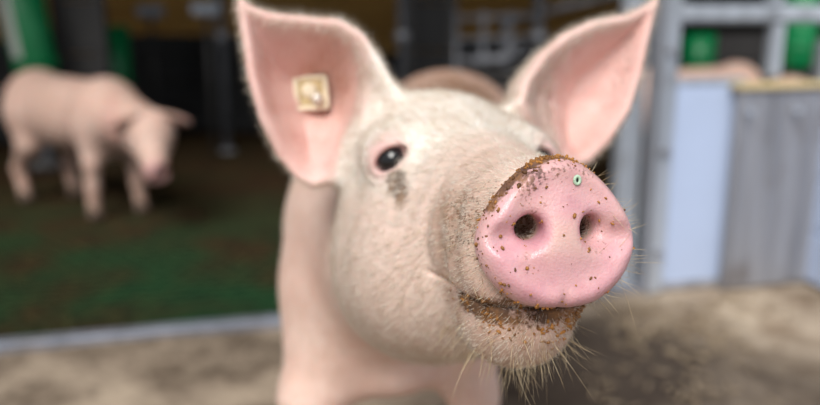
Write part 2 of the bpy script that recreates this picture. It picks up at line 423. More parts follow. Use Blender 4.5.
EYE = np.array([.0575, -.168, .0585])
def onearR(px, py): q_ = onear(px, py); return -q_[0], q_[1]
EARR = [onearR(*p) for p in [(658, -8), (642, 6), (620, 16), (585, 23), (555, 37), (530, 59), (508, 86), (500, 112), (528, 145), (548, 156),
                             (562, 164), (576, 169), (590, 165), (608, 147), (626, 115), (638, 80), (647, 40), (655, 10)]]
CAVR = [onearR(*p) for p in [(650, 4), (620, 26), (590, 33), (566, 47), (549, 70), (543, 100), (548, 130), (556, 156), (576, 165), (589, 161), (606, 143), (623, 112), (635, 78), (644, 40)]]
def ear_parts(l, f, u, sg):
    s = np.where(sg < 0, poly_sd(l, u, EAR), poly_sd(l, u, EARR)); c = np.where(sg < 0, poly_sd(l, u, CAV), poly_sd(l, u, CAVR))
    g = -.036*sstep(0, .042, -c)
    deep = np.exp(-(((l-DEEP[0])/.020)**2+((u-DEEP[1])/.040)**2))*sstep(.004, -.010, c); g = g-.046*deep
    g = g+.015*np.exp(-((s+.006)/.010)**2)*sstep(.06, .12, u)               # rolled upper rim
    g = g+.0022*np.sin(u*210+l*60)*sstep(.01, .03, -c)*sstep(.14, .09, l)   # folds of the inner ear
    t = .0036+.010*sstep(.11, .06, l)
    wv = f-(-.262+g-.10*(l-.12))
    d = smax(np.abs(wv)*.72-t, s, .007); return d, s, c, wv
def head_up(h):
    l = h[:, 0]; a = np.abs(l); f = h[:, 1]; u = h[:, 2]
    q = np.stack([a, f, u], 1)
    d = ell(h, (0, -.245, .018), (.078, .10, .084))
    d = smin(d, ell(h, (0, -.258, .070), (.068, .058, .052)), .05)
    d = smin(d, rcone(h, (0, -.03, -.002), (0, -.17, .004), .0375, .066), .03)
    d = smin(d, rcone(h, (0, -.05, .014), (0, -.21, .050), .026, .050), .03)
    d = smin(d, ell(q, (.035, -.185, -.010), (.042, .070, .052)), .03)
    d = smin(d, ell(q, (.050, -.19, .068), (.022, .030, .016)), .03)
    d = smin(d, ell(q, (.020, -.045, -.022), (.024, .032, .022)), .02)
    return d
def jaw(h):
    a = np.abs(h[:, 0]); q = np.stack([a, h[:, 1], h[:, 2]], 1)
    d = rcone(h, (0, -.070, -.0430), (0, -.17, -.034), .0335, .046)
    d = smin(d, ell(h, (-.004, -.062, -.049), (.032, .038, .0285)), .015)
    d = smin(d, ell(q, (.036, -.205, -.034), (.042, .065, .043)), .04)
    return d
def disc(h):
    l, f, u = h[:, 0], h[:, 1], h[:, 2]
    wl = .0468-.0125*sstep(-.012, .046, u); a = np.abs(l)
    rad = (np.sqrt((l/wl)**2+(u/.0425)**2+1e-9)-1)*.0425
    th = np.arctan2(u, l)
    rad = rad+.0010*np.exp(-((l)/.003)**2)*(u < 0)
    face = .0045-2.4*(l*l+u*u*.8)+.0026*np.exp(-((rad+.007)/.006)**2)
    face = face-.0020*np.exp(-(l/.0025)**2)*sstep(-.026, -.036, u)
    face = face+.0018*np.exp(-(l/.011)**2)*sstep(-.03, -.012, u)
    d = smax(rad, (f-face)*.93, .010); d = smax(d, -.016-f, .008); return d
SH = P(385, 262, .93)
SH_B = np.array([SH[0]-.005, .93, .475]); RUMP = np.array([.075, 1.62, .49])
LEGS = [  # shoulder/hip, elbow/knee, wrist/hock, foot ; radii
    ([P(318, 340, .88), P(312, 395, .885)], (.058, .036)), ([P(470, 345, .93), P(474, 392, .93)], (.052, .031))]
def leg_chain(top, mid, wrist, foot): return [top, mid, wrist, foot]
FL = P(311, 396, .885); FR = P(474, 394, .93)
CH1 = [np.array([FL[0]+.030, FL[1]+.03, .43]), FL, np.array([FL[0], FL[1]+.005, .19]), np.array([FL[0]-.002, FL[1]-.012, .035])]
CH2 = [np.array([FR[0]-.015, FR[1]+.02, .43]), FR, np.array([FR[0], FR[1]+.005, .19]), np.array([FR[0]+.002, FR[1]-.012, .035])]
def hind(sx):
    x = RUMP[0]+sx*.085
    return [np.array([x, 1.60, .42]), np.array([x+sx*.01, 1.54, .30]), np.array([x+sx*.01, 1.66, .20]), np.array([x+sx*.01, 1.635, .035])]
CH3, CH4 = hind(-1), hind(1)
def body(Pw):
    d = ell(Pw, SH_B, (.112, .17, .143))
    d = smin(d, ell(Pw, P(392, 345, .96), (.070, .11, .040)), .04)
    d = smin(d, rcone(Pw, SH_B+np.array([.03, .12, .0]), RUMP, .126, .134), .06)
    d = smin(d, ell(Pw, RUMP+np.array([0, -.02, 0]), (.148, .20, .138)), .06)
    d = smin(d, ell(Pw, np.array([.03, 1.28, .445]), (.150, .30, .150)), .08)
    d = smin(d, rcone(Pw, toW((.0, -.255, -.020)), SH_B+np.array([0, .0, .035]), .080, .099), .045)
    d = smin(d, rcone(Pw, toW((-.01, -.27, -.030)), SH_B+np.array([0, -.05, -.03]), .050, .078), .05)
    for ch, rr in ((CH1, (.058, .033, .026, .024)), (CH2, (.046, .026, .024, .023)), (CH3, (.095, .055, .028, .025)), (CH4, (.095, .055, .028, .025))):
        leg = None
        for i in range(3):
            s_ = rcone(Pw, ch[i], ch[i+1], rr[i], rr[i+1]); leg = s_ if leg is None else smin(leg, s_, .02)
        d = smin(d, leg, .05)
    tl = [RUMP+np.array([.0, .185, .085]), RUMP+np.array([.02, .235, .07]), RUMP+np.array([.035, .25, .03]), RUMP+np.array([.015, .262, .005])]
    for i in range(3): d = smin(d, rcone(Pw, tl[i], tl[i+1], .011-.002*i, .009-.002*i), .015)
    return d
def pig(Pw):
    Pw = Pw.astype(f32); h = toH(Pw); l, f, u = h[:, 0], h[:, 1], h[:, 2]; a = np.abs(l)
    near = np.sqrt(((h-np.array([0, -.17, .05], f32))**2).sum(1)) < .42
    out = body(Pw)
    i = np.nonzero(near)[0]
    if len(i):
        hh = h[i]; li, fi, ui, ai = l[i], f[i], u[i], a[i]; q = np.stack([ai, fi, ui], 1)
        d = head_up(hh); d = smin(d, jaw(hh), .010+.03*sstep(-.06, -.15, fi))
        # skin folds round the muzzle
        rw = sstep(-.105, -.075, fi)*sstep(-.016, -.026, fi)
        d = d+.0007*np.sin((fi+.12*ai+.25*ui)*2*math.pi/.026)*rw*sstep(-.045, -.02, ui)*sstep(.045, .015, ui)
        d = d+.0022*np.exp(-((fi+.085+.25*ai-.2*ui)/.006)**2)*sstep(-.04, -.01, ui)*sstep(.05, .02, ui)
        d = d+.0003*np.sin(fi*330+ui*40)*sstep(-.16, -.13, fi)*sstep(-.05, -.09, fi)*sstep(0., .02, ui)*(1)
        d = d+.0045*np.exp(-((fi+.0185)/.0045)**2)*sstep(-.045, -.03, ui)
        d = smin(d, disc(hh), .003)
        # nostrils: deep inner hole with a ramp opening outwards
        nh = rcone(q, (.0190, .012, .0010), (.0140, -.026, .006), .0080, .0066)
        nh = smin(nh, ell(q, (.0285, .0065, -.0025), (.0150, .0100, .0075)), .008)
        d = smax(d, -nh, .006)
        # mouth line under the snout
        ml = np.abs(ui-(-.0415+.22*np.maximum(-fi-.03, 0)+1.5*ai*ai))-.0004
        slit = smax(smax(ml, -(fi+.105), .006), -d-.006, .004)
        d = smax(d, -slit, .004)
        # eye: lid swelling, almond opening
        qe = q-EYE.astype(f32)
        d = smin(d, ell(qe, (-.001, -.009, 0), (.0175, .0155, .0140)), .012)
        ra = np.sqrt(qe[:, 0]**2+(qe[:, 1]+.004)**2+qe[:, 2]**2)
        d = d+.0005*np.sin(ra*2*math.pi/.0058)*sstep(.014, .018, ra)*sstep(.034, .022, ra)
        d = smax(d, -ell(np.stack([qe[:, 0]-.25*qe[:, 2], qe[:, 1], qe[:, 2]+.35*qe[:, 0]-.25*qe[:, 1]], 1), (.002, .007, -.0015), (.0135, .015, .0082)), .004)
        ed, es, ec, wv = ear_parts(ai, fi, ui, li)
        d = smin(d, ed, .022)
        out[i] = smin(out[i], d, .030)
    return out
# graded grid: fine round the snout, coarse on the rump
lo = np.array([-.24, .36, -.01]); hi = np.array([.34, 1.92, .90])
xs = axis([(-.24, .0032), (-.02, .0026), (.025, .0013), (.135, .0013), (.17, .0028), (.34, .004)])
ys = axis([(.36, .002), (.385, .0013), (.47, .0013), (.52, .0026), (.76, .003), (.95, .006), (1.3, .014), (1.92, .014)])
zs = axis([(-.01, .012), (.28, .006), (.47, .003), (.53, .0013), (.645, .0013), (.68, .0028), (.80, .003), (.90, .004)])
V, Q, N = surface(pig, xs, ys, zs)
print('pig verts', len(V))
h = toH(V.astype(f32)); l, f, u = h[:, 0], h[:, 1], h[:, 2]; a = np.abs(l)
ndf = N@HF.astype(f32)
dd = disc(h); isd = sstep(.003, -.0005, dd)*sstep(-.014, -.008, f)
nos = np.exp(-(((a-.022)/.016)**2+((u)/.012)**2))
ed, es, ec, wv = ear_parts(a, f, u, l)
onE = (sstep(.006, .001, ed)*sstep(.05, .075, a)*(f < -.2)*(f > -.36))
earin = onE*sstep(.002, -.008, ec)*(wv > 0)
earout = onE*(1-earin)
qe = np.stack([a, f, u], 1)-EYE.astype(f32); re = np.sqrt((qe**2).sum(1))
lid = np.exp(-((re-.012)/.008)**2)
mouth = np.exp(-((u+.0440-.22*np.maximum(-f-.03, 0)-1.5*a*a)/.012)**2)*sstep(-.10, -.05, f)*(1-isd)
pink = np.clip(isd+.45*lid+.35*mouth, 0, 1)
head = sstep(-.34, -.24, f)
white = np.clip(sstep(.02, .06, u)*sstep(-.10, -.17, f)*sstep(-.33, -.27, f)*(1-onE)*1.0+.35*head, 0, 1)*(1-isd)*(1-.8*lid)
edge = isd*np.exp(-(dd/.0035)**2)*sstep(.006, -.002, f)
topmud = sstep(.026, .038, u+.004*(vnoise(h, 90, 5)-.5)*4)*sstep(-.022, -.012, f)*sstep(.036, .012, np.abs(l+.004))*sstep(.0065, .0, f)
crease = np.exp(-((f+.0185)/.006)**2)*(1-isd)*(a < .06)*(np.abs(u) < .06)
mud = np.maximum(topmud*.80, (.35+.4*vnoise(h, 100, 41))*crease)
mud = np.maximum(mud, (.55+.45*vnoise(h, 120, 31))*edge*sstep(.000, .016, u)*sstep(.010, -.006, l))
mud = np.maximum(mud, (.45+.55*vnoise(h, 70, 8))*np.exp(-((u+.0450-.22*np.maximum(-f-.03, 0)-1.0*a*a)/.013)**2)*sstep(-.10, -.05, f)*(1-isd)*sstep(.055, .03, np.abs(l+.008)))
eyest = np.exp(-((qe[:, 0]+.12*qe[:, 2]+.001)/.0085)**2)*sstep(-.005, -.012, qe[:, 2])*sstep(-.060, -.022, qe[:, 2])*(l < 0)*(np.abs(qe[:, 1]) < .05)
mud = np.maximum(mud, .80*eyest)
speck = isd*(.12+.42*sstep(.45, .75, vnoise(h, 55, 21))+.62*sstep(.014, .036, u))
speck = np.maximum(speck, .78*sstep(-.10, -.06, f)*(1-isd)*sstep(-.035, -.005, u)*sstep(.06, .02, u)*(f < -.004))
speck = np.maximum(speck, .5*sstep(-.13, -.09, f)*sstep(-.03, -.07, f)*sstep(.02, .035, u))
speck = np.maximum(speck, .85*mouth)
speck = np.maximum(speck, .55*sstep(-.030, -.050, u)*sstep(-.13, -.075, f)*(1-isd))
speck = np.maximum(speck, .30*head*(1-isd)*(1-onE)*vnoise(h, 30, 9))
speck = np.maximum(speck, .38*earin*np.exp(-(((a-.10)/.03)**2+((u-.12)/.03)**2)))
speck = np.maximum(speck, .42*np.exp(-(((a-.012)/.03)**2+((f+.245)/.03)**2))*sstep(.07, .09, u))
rim = isd*np.exp(-(dd/.0025)**2)*sstep(.004, -.004, f)
speck = np.maximum(speck, .6*rim*(l < 0.02))
back = sstep(.95, 1.2, V[:, 1])*sstep(.55, .60, V[:, 2]); speck = np.maximum(speck, back*(.7+.5*vnoise(V, 9, 2)))
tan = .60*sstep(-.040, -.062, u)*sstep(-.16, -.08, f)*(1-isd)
tan = np.maximum(tan, .78*sstep(-.105, -.080, f)*(1-isd)*sstep(.045, .02, u)*(f < -.004))
tan = np.maximum(tan, .38*sstep(-.10, -.06, f)*(1-isd))
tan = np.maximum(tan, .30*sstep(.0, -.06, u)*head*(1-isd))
tan = np.maximum(tan, .75*back*(.6+.4*vnoise(V, 9, 2)))
tan = np.maximum(tan, .55*earin*np.exp(-(((a-DEEP[0])/.030)**2+((u-DEEP[1]-.02)/.035)**2)))
wet = np.clip(isd*(.45+.55*sstep(.35, .65, vnoise(h, 45, 17))+.4*nos), 0, 1)
me = npmesh('pig_body', V, Q)
for nme, arr in dict(pink=pink, ear=np.clip(earin+.75*earout, 0, 1), white=white, mud=mud, speck=speck, wet=wet, tan=tan).items(): fattr(me, nme, arr)
PIG = empty('pig', (0, 0, 0)); tag(PIG, 'big pink pig with earth on its snout and square ear tag, looking into the lens', 'pig')
BODY = link('body', me, M['skin'], PIG, True)
for nm, hc in dict(disc=(0, 0, 0), eyeL=(-.0575, -.168, .0585), eyeR=(.0575, -.168, .0585), poll=(0, -.26, .11), chin=(0, -.03, -.078)).items():
    print(nm, [round(float(v), 3) for v in project(toW(hc))])
print('chk', project(SH_B), project(RUMP+np.array([0, 0, .165])))

# eyes
def ball(r, nu=24, nv=16):
    vv = [(0, 0, r)]; ff = []
    for i in range(1, nv):
        t = math.pi*i/nv
        for k in range(nu): p = 2*math.pi*k/nu; vv.append((r*math.sin(t)*math.cos(p), r*math.sin(t)*math.sin(p), r*math.cos(t)))
    vv.append((0, 0, -r)); L = len(vv)-1
    for k in range(nu): ff.append((0, 1+k, 1+(k+1) % nu)); ff.append((L, L-nu+(k+1) % nu, L-nu+k))
    for i in range(nv-2):
        for k in range(nu): a_ = 1+i*nu+k; b_ = 1+i*nu+(k+1) % nu; ff.append((a_, a_+nu, b_+nu, b_))
    return vv, ff
em = bpy.data.meshes.new('eye'); em.from_pydata(*[ball(.0125)[0], [], ball(.0125)[1]]); em.update()
for sg in (-1, 1):
    o = link('eye', em, M['eye'], PIG, True); o.location = toW((sg*(EYE[0]-.0015), EYE[1]-.0030, EYE[2]-.0005))
    gaze = nrm(HL*sg*.55+HF*.83+HU*.05); o.rotation_mode = 'QUATERNION'; o.rotation_quaternion = Vector(gaze).to_track_quat('Z', 'Y')

# ear tag in the ear on the left of the picture
def ear_hit(px, py):
    r = ray(px, py)
    ts = np.linspace(.5, .85, 1400).astype(f32); pts = (CAMP+r*ts[:, None]).astype(f32); fv = pig(pts); k = int(np.argmax(fv < 0)); p = pts[k]
    e = 1e-3; n = np.array([float(pig(np.array([p+np.eye(3, dtype=f32)[i]*e]))[0]-pig(np.array([p-np.eye(3, dtype=f32)[i]*e]))[0]) for i in range(3)]); return p.astype(float), nrm(n)
p0, n0 = ear_hit(310, 93)
zax = nrm(n0*.3-ray(310, 93)); xax = nrm(RT*1.0+UP*.06-zax*((RT+UP*.06)@zax)); yax = np.cross(zax, xax)
TM = Matrix(((xax[0], yax[0], zax[0], 0), (xax[1], yax[1], zax[1], 0), (xax[2], yax[2], zax[2], 0), (0, 0, 0, 1)))
tp = MB(); S_ = .0305
tp.box((0, 0, 0), (S_, S_, .0035), None, .0012)
for sx, sy, bw_, bh in ((0, 1, S_, .0035), (0, -1, S_, .0035), (1, 0, .0035, S_), (-1, 0, .0035, S_)): tp.box((sx*(S_/2-.00175), sy*(S_/2-.00175), .0022), (bw_, bh, .003), None, .001)
TAG = tp.build('ear_tag', M['tagm'], PIG); TAG.matrix_world = Matrix.Translation(Vector(p0+zax*.005)) @ TM
tag(TAG, 'square ivory ear tag with a round stud')
rc_ = MB().box((0, 0, .0022), (S_-.009, S_-.009, .001), None, .0003).build('recess', M['tagd'], TAG)
for nm, cx, cy, r_, hh_, mt in (('stud', .0045, -.0055, .0052, .011, 'stud'), ('collar', -.0015, .002, .0065, .0045, 'tagm')):
    MB().tube([(cx, cy, .001), (cx, cy, hh_*.8), (cx, cy, hh_)], [r_, r_, r_*.6], 20).build(nm, M[mt], TAG, True)
MB().tube([(0, 0, -.014), (0, 0, -.001)], .003, 12).build('pin', M['stud'], TAG)

# pale green speck on the snout: little ring with a dark centre
def hit(px, py, t0, t1):
    r = ray(px, py); ts = np.linspace(t0, t1, 1500).astype(f32); pts = (CAMP+r*ts[:, None]).astype(f32); fv = pig(pts); p = pts[int(np.argmax(fv < 0))].astype(float)
    e = 1e-3; g = [float(pig(np.array([p+np.eye(3)[i]*e]))[0]-pig(np.array([p-np.eye(3)[i]*e]))[0]) for i in range(3)]; return p, nrm(g)
p1, n1 = hit(576.5, 180, .36, .5); ax1 = nrm(np.cross(n1, [0, 0, 1.0])); ax2 = np.cross(n1, ax1)
ring = [p1+n1*.0008+.0019*(ax1*math.cos(t)*.85+ax2*math.sin(t)*1.1) for t in np.linspace(0, 2*math.pi, 19)]
gs = MB().tube(ring, .0009, 8, False).build('seed_husk', simple('pale_green_husk', (182, 210, 184), .4, var=.2, scale=300), PIG, True); tag(gs, 'tiny pale green seed husk stuck on the snout')
MB().tube([p1-n1*.0005, p1+n1*.0007, p1+n1*.0009], [.0016, .0015, .0006], 12).build('kernel', simple('dark_kernel', (30, 28, 26), .4), gs, True)

# hoof pairs
for ch in (CH1, CH2, CH3, CH4):
    ft = ch[3]
    for sx in (-1, 1):
        MB().tube([(ft[0]+sx*.014, ft[1]-.004, .05), (ft[0]+sx*.015, ft[1]-.016, .025), (ft[0]+sx*.016, ft[1]-.024, .001)], [.016, .019, .020], 12).build('hoof', M['hoof'], PIG, True)

# bristles: tapered three-sided hairs grown from the skin
TRI = np.concatenate([Q[:, [0, 1, 2]], Q[:, [0, 2, 3]]]); TA = np.linalg.norm(np.cross(V[TRI[:, 1]]-V[TRI[:, 0]], V[TRI[:, 2]]-V[TRI[:, 0]]), axis=1)/2
def sample(weight, n):
    wt = TA*weight[TRI].mean(1); k = rng.choice(len(TRI), n, p=wt/wt.sum()); r1 = np.sqrt(rng.random(n)); r2 = rng.random(n)
    bc = np.stack([1-r1, r1*(1-r2), r1*r2], 1)[:, :, None]; t = TRI[k]
    Pp = (V[t]*bc).sum(1); Nn = (N[t]*bc).sum(1); return Pp, Nn/np.linalg.norm(Nn, axis=1, keepdims=True), t[:, 0]
def hairs(name, Pp, D0, D1, L, rad, mat, parent, seg=3):
    n = len(Pp); T = D0/np.linalg.norm(D0, axis=1, keepdims=True); a1 = np.cross(T, rng.normal(size=(n, 3))); a1 /= np.linalg.norm(a1, axis=1, keepdims=True); a2 = np.cross(T, a1)
    Vs, st = [], np.linspace(0, 1, seg+1)
    for i, s in enumerate(st):
        c = Pp+(T*s+D1*s*s)*L[:, None]-T*.0006
        if i == seg: Vs.append(c[:, None]); break
        r = (rad*(1-.75*s))[:, None]
        Vs.append(np.stack([c+r*(a1*math.cos(t)+a2*math.sin(t)) for t in (0, 2.094, 4.189)], 1))
    Vv = np.concatenate(Vs, 1); nv = Vv.shape[1]; F = []
    for i in range(seg-1):
        for k in range(3):
            A_, B_ = i*3+k, i*3+(k+1) % 3; F += [(A_, B_, B_+3), (A_, B_+3, A_+3)]
    for k in range(3): F.append(((seg-1)*3+k, (seg-1)*3+(k+1) % 3, seg*3))
    F = (np.array(F)[None]+nv*np.arange(n)[:, None, None]).reshape(-1, 3)
    o = link(name, npmesh(name, Vv.reshape(-1, 3), F), mat, parent, True); return tag(o, kind='stuff')
wt = (1-np.clip(isd*3, 0, 1))*(re > .015)*(ndf > -.75)*(V[:, 1] < 1.15)
wt = wt*np.where(earin > .3, .10, 1.0)*(.25+.75*head)*(1-.6*mouth)
Pp, Nn, vi = sample(wt, 85000); hh = toH(Pp.astype(f32))
flow = -HF*1.0-HU*.25+np.outer(np.sign(hh[:, 0])*.25, HL)+np.array([0, 0, -.15]); flow = flow-Nn*(flow*Nn).sum(1, keepdims=True)
flow /= np.linalg.norm(flow, axis=1, keepdims=True)+1e-6
D0 = flow*.85+Nn*.45+rng.normal(size=flow.shape)*.16; D1 = flow*.1-Nn*.12
L = rng.uniform(.004, .010, len(Pp))*np.where(hh[:, 1] > -.1, .75, 1.0)*np.where(hh[:, 2] > .07, 1.3, 1)
o = hairs('bristles', Pp, D0, D1, L, np.full(len(Pp), .00013), M['bristle'], PIG, 2); tag(o, 'short pale bristles over the face and neck')
we = onE*np.exp(-((es)/.004)**2)+.10*onE*(1-earin); Pp, Nn, vi = sample(we, 3000); hh = toH(Pp.astype(f32))
ctr = np.stack([np.sign(hh[:, 0])*.13, np.full(len(hh), -.27), np.full(len(hh), .10)], 1); out = (hh-ctr)@R3.astype(float); out /= np.linalg.norm(out, axis=1, keepdims=True)
o = hairs('ear_fringe', Pp, out*.55+Nn*.6+rng.normal(size=out.shape)*.25, out*.2, rng.uniform(.004, .010, len(Pp)), np.full(len(Pp), .00005), M['bristle'], PIG, 2); tag(o, 'pale hair fringe along the ear rims')
ww = ((sstep(-.045, -.062, u)*sstep(-.14, -.06, f)*(f < .0))+.25*(sstep(-.11, -.05, f)*(1-isd)*sstep(.02, .04, a)*sstep(.04, .0, u)))*(1-isd)
Pp, Nn, vi = sample(ww, 260); rd = rng.normal(size=Pp.shape)
Lw = rng.uniform(.008, .022, len(Pp))*np.where(rng.random(len(Pp)) < .14, 1.8, 1)
o = hairs('whiskers', Pp, Nn*.9+np.outer(np.ones(len(Pp)), -HU*.35+HF*.05)+rd*.30, rd[:, ::-1]*.10-np.array([0, 0, .12]), Lw, rng.uniform(.00009, .00018, len(Pp)), M['whisker'], PIG, 5); tag(o, 'long yellowish chin whiskers')
wr = isd*sstep(.010, .034, l)*np.exp(-(dd/.003)**2)*sstep(.004, -.003, f); Pp, Nn, vi = sample(wr, 46); rd = rng.normal(size=Pp.shape)
o = hairs('snout_whiskers', Pp, Nn+HL*.5+rd*.3, rd*.1, rng.uniform(.006, .016, len(Pp)), rng.uniform(.00010, .00018, len(Pp)), M['whisker'], PIG, 4); tag(o, 'fine whiskers on the edge of the snout')

# crumbs of earth and feed stuck to snout and lips
def crumbs(name, wgt, n, r0, r1):
    Pp, Nn, vi = sample(wgt, n); vv, ff = [], []
    t = (1+5**.5)/2; ico = np.array([(-1, t, 0), (1, t, 0), (-1, -t, 0), (1, -t, 0), (0, -1, t), (0, 1, t), (0, -1, -t), (0, 1, -t), (t, 0, -1), (t, 0, 1), (-t, 0, -1), (-t, 0, 1)])/1.9
    fi = np.array([(0, 11, 5), (0, 5, 1), (0, 1, 7), (0, 7, 10), (0, 10, 11), (1, 5, 9), (5, 11, 4), (11, 10, 2), (10, 7, 6), (7, 1, 8), (3, 9, 4), (3, 4, 2), (3, 2, 6), (3, 6, 8), (3, 8, 9), (4, 9, 5), (2, 4, 11), (6, 2, 10), (8, 6, 7), (9, 8, 1)])
    for i in range(n):
        s = r0+(r1-r0)*rng.random()**2.5; sc = s*np.array([rng.uniform(.5, 1.7), rng.uniform(.5, 1.2), rng.uniform(.4, 1.0)])
        q = np.linalg.qr(rng.normal(size=(3, 3)))[0]; vv.append((ico*rng.uniform(.75, 1.25, (12, 1))*sc)@q+Pp[i]+Nn[i]*s*.25); ff.append(fi+12*i)
    o = link(name, npmesh(name, np.concatenate(vv), np.concatenate(ff)), M['crumb'], PIG, False); return tag(o, kind='stuff')
cw = np.where(topmud > .3, topmud, 0)*1.0+2.2*np.exp(-((u+.0490-.22*np.maximum(-f-.03, 0)-1.0*a*a)/.009)**2)*sstep(.3, .8, vnoise(h, 90, 8))*sstep(-.095, -.05, f)*(1-isd)*sstep(.05, .03, a)+.05*isd+.5*edge*sstep(.000, .016, u)*sstep(.010, -.006, l)+.15*rim*(l < 0)
tag(crumbs('earth_crumbs', cw, 1000, .0004, .0014), 'brown and ochre crumbs of earth on snout and lips')


# ================================================================== PIG AT THE BACK, built in its own frame (x = forward)
def back_pig_mesh():
    Mi = (Matrix.Translation((-1.315, 3.125, 0)) @ Matrix.Rotation(math.radians(-36.6), 4, 'Z')).inverted()
    hp = tuple(Mi @ Vector(P(149, 134, 2.78))); sn = tuple(Mi @ Vector(P(157, 175, 2.68))); print('back head', hp, sn)
    hd = nrm(np.array(sn)-np.array(hp)); hs = nrm(np.cross([0, 0, 1.0], hd)); hu = np.cross(hd, hs)
    def legc(x, y, kind, fx=0.0):
        if kind == 'f': return [(x-.01, y*.8, .34), (x+.005, y, .22), (x+fx*.6, y, .12), (x+fx, y, .03)]
        return [(x+.02, y*.8, .36), (x+.045, y, .25), (x-.035+fx, y, .14), (x-.01+fx, y, .03)]
    lg = [legc(.235, .085, 'f', .03), legc(.225, -.085, 'f', -.01), legc(-.245, .09, 'h', .04), legc(-.245, -.09, 'h', -.02)]
    def fn(Q_):
        Q_ = Q_.astype(f32)
        d = rcone(Q_, (-.24, 0, .395), (.20, 0, .385), .128, .118); d = smin(d, ell(Q_, (-.02, 0, .36), (.26, .125, .125)), .06)
        d = smin(d, ell(Q_, (-.27, 0, .385), (.115, .125, .15)), .05); d = smin(d, ell(Q_, (.22, 0, .36), (.11, .115, .145)), .05)
        d = smin(d, rcone(Q_, (.22, 0, .40), hp, .115, .080), .05)
        d = smin(d, ell(Q_, hp, (.085, .075, .085)), .03)
        d = smin(d, rcone(Q_, hp, np.array(sn)-hd*.01, .070, .036), .03)
        q = (Q_-np.array(sn, f32)); cf = q@hd.astype(f32); cr = np.linalg.norm(q-cf[:, None]*hd.astype(f32), axis=1)
        d = smin(d, smax(cr-.039, np.abs(cf)-.010, .008), .008)
        for sg in (-1, 1):
            ny_ = rcone(Q_, np.array(sn)+hs*sg*.016+hd*.02, np.array(sn)+hs*sg*.014-hd*.02, .007, .006); d = smax(d, -ny_, .004)
            b = np.array(hp)+hs*sg*.055+hu*.055-hd*.02; tp_ = b+hs*sg*.085-hu*.002+hd*.030
            e1 = nrm(tp_-b); en = nrm(np.cross(e1, hd*1.0-hu*.5)); e2 = np.cross(en, e1)
            r = Q_-b.astype(f32); x = r@e1.astype(f32); y = r@en.astype(f32); z_ = r@e2.astype(f32)
            Le = float(np.linalg.norm(tp_-b)); wd = .048*np.sqrt(np.clip(1-(np.clip(x, -.02, Le)/(Le*1.02))**2, 0, 1))+.001
            s2 = np.maximum(np.maximum(np.abs(y)-wd, x-Le), -x-.02); de = smax(s2*.8, np.abs(z_+2.5*y*y)-.006, .006); d = smin(d, de, .02)
        for ch, rr in zip(lg, ((.058, .034, .025, .023),)*2+((.085, .05, .028, .024),)*2):
            L_ = None
            for i in range(3):
                s_ = rcone(Q_, ch[i], ch[i+1], rr[i], rr[i+1]); L_ = s_ if L_ is None else smin(L_, s_, .02)
            d = smin(d, L_, .04)
        tl = [(-.37, 0, .45), (-.41, .02, .43), (-.42, .035, .39), (-.43, .015, .37)]
        for i in range(3): d = smin(d, rcone(Q_, tl[i], tl[i+1], .011-.002*i, .009-.002*i), .015)
        return d
    Vb, Qb, Nb = surface(fn, axis([(-.46, .010), (.30, .008), (.68, .006)]), axis([(-.24, .007), (.24, .007)]), axis([(-.01, .009), (.60, .008)]), 2)
    mb = npmesh('pig_body_plain', Vb, Qb); q = Vb-np.array(sn, f32); rs = np.linalg.norm(q, axis=1)
    hc = Vb-np.array(hp, f32); earm = sstep(.075, .10, np.abs(hc@hs.astype(f32)))*(Vb[:, 0] > .36)*(Vb[:, 2] > .3)
    fattr(mb, 'pink', sstep(.06, .035, rs)); fattr(mb, 'ear', .8*earm+.25); fattr(mb, 'white', .15*np.ones(len(Vb)))
    fattr(mb, 'mud', .55*sstep(.16, .05, Vb[:, 2])); fattr(mb, 'speck', np.clip(.25+.5*vnoise(Vb, 8, 12)-.2, 0, 1)*.8+.35*sstep(.3, .1, Vb[:, 2])); fattr(mb, 'tan', .35+.3*vnoise(Vb, 7, 5)); fattr(mb, 'wet', .5*sstep(.06, .035, rs))
    return mb, lg, hp, hd, hs, hu
BPM, BLG, bhp, bhd, bhs, bhu = back_pig_mesh()
beye = bpy.data.meshes.new('small_eye'); beye.from_pydata(ball(.011, 12, 8)[0], [], ball(.011, 12, 8)[1]); beye.update()
hoofm = MB().tube([(0, 0, .045), (.008, 0, .022), (.014, 0, .001)], [.016, .019, .020], 10).mesh('hoof_small')
def back_pig(loc, rz, label, group=None):
    r = empty('pig', loc, rz); tag(r, label, 'pig', group)
    link('body', BPM, M['skin'], r, True)
    for sg in (-1, 1):
        o = link('eye', beye, M['eye'], r, True); o.location = np.array(bhp)+bhs*sg*.058+bhd*.055+bhu*.028
        o.rotation_mode = 'QUATERNION'; o.rotation_quaternion = Vector(bhs*sg+bhd*.6).to_track_quat('Z', 'Y')
    for ch in BLG:
        for sg in (-1, 1): o = link('hoof', hoofm, M['hoof'], r, True); o.location = (ch[3][0], ch[3][1]+sg*.013, 0)
    return r
back_pig((-1.315, 3.125, 0), math.radians(-36.6), 'pink pig standing on the green slats beside the feed tube', 'pigs inside the barn')
back_pig((1.30, 3.72, 0), math.radians(200), 'pig in the next pen, seen through the gap over the pale gate panel', 'pigs inside the barn')
back_pig((1.58, 2.98, 0), math.radians(28), 'pig behind the gate, right of the upright bar by the yard wall', 'pigs inside the barn')

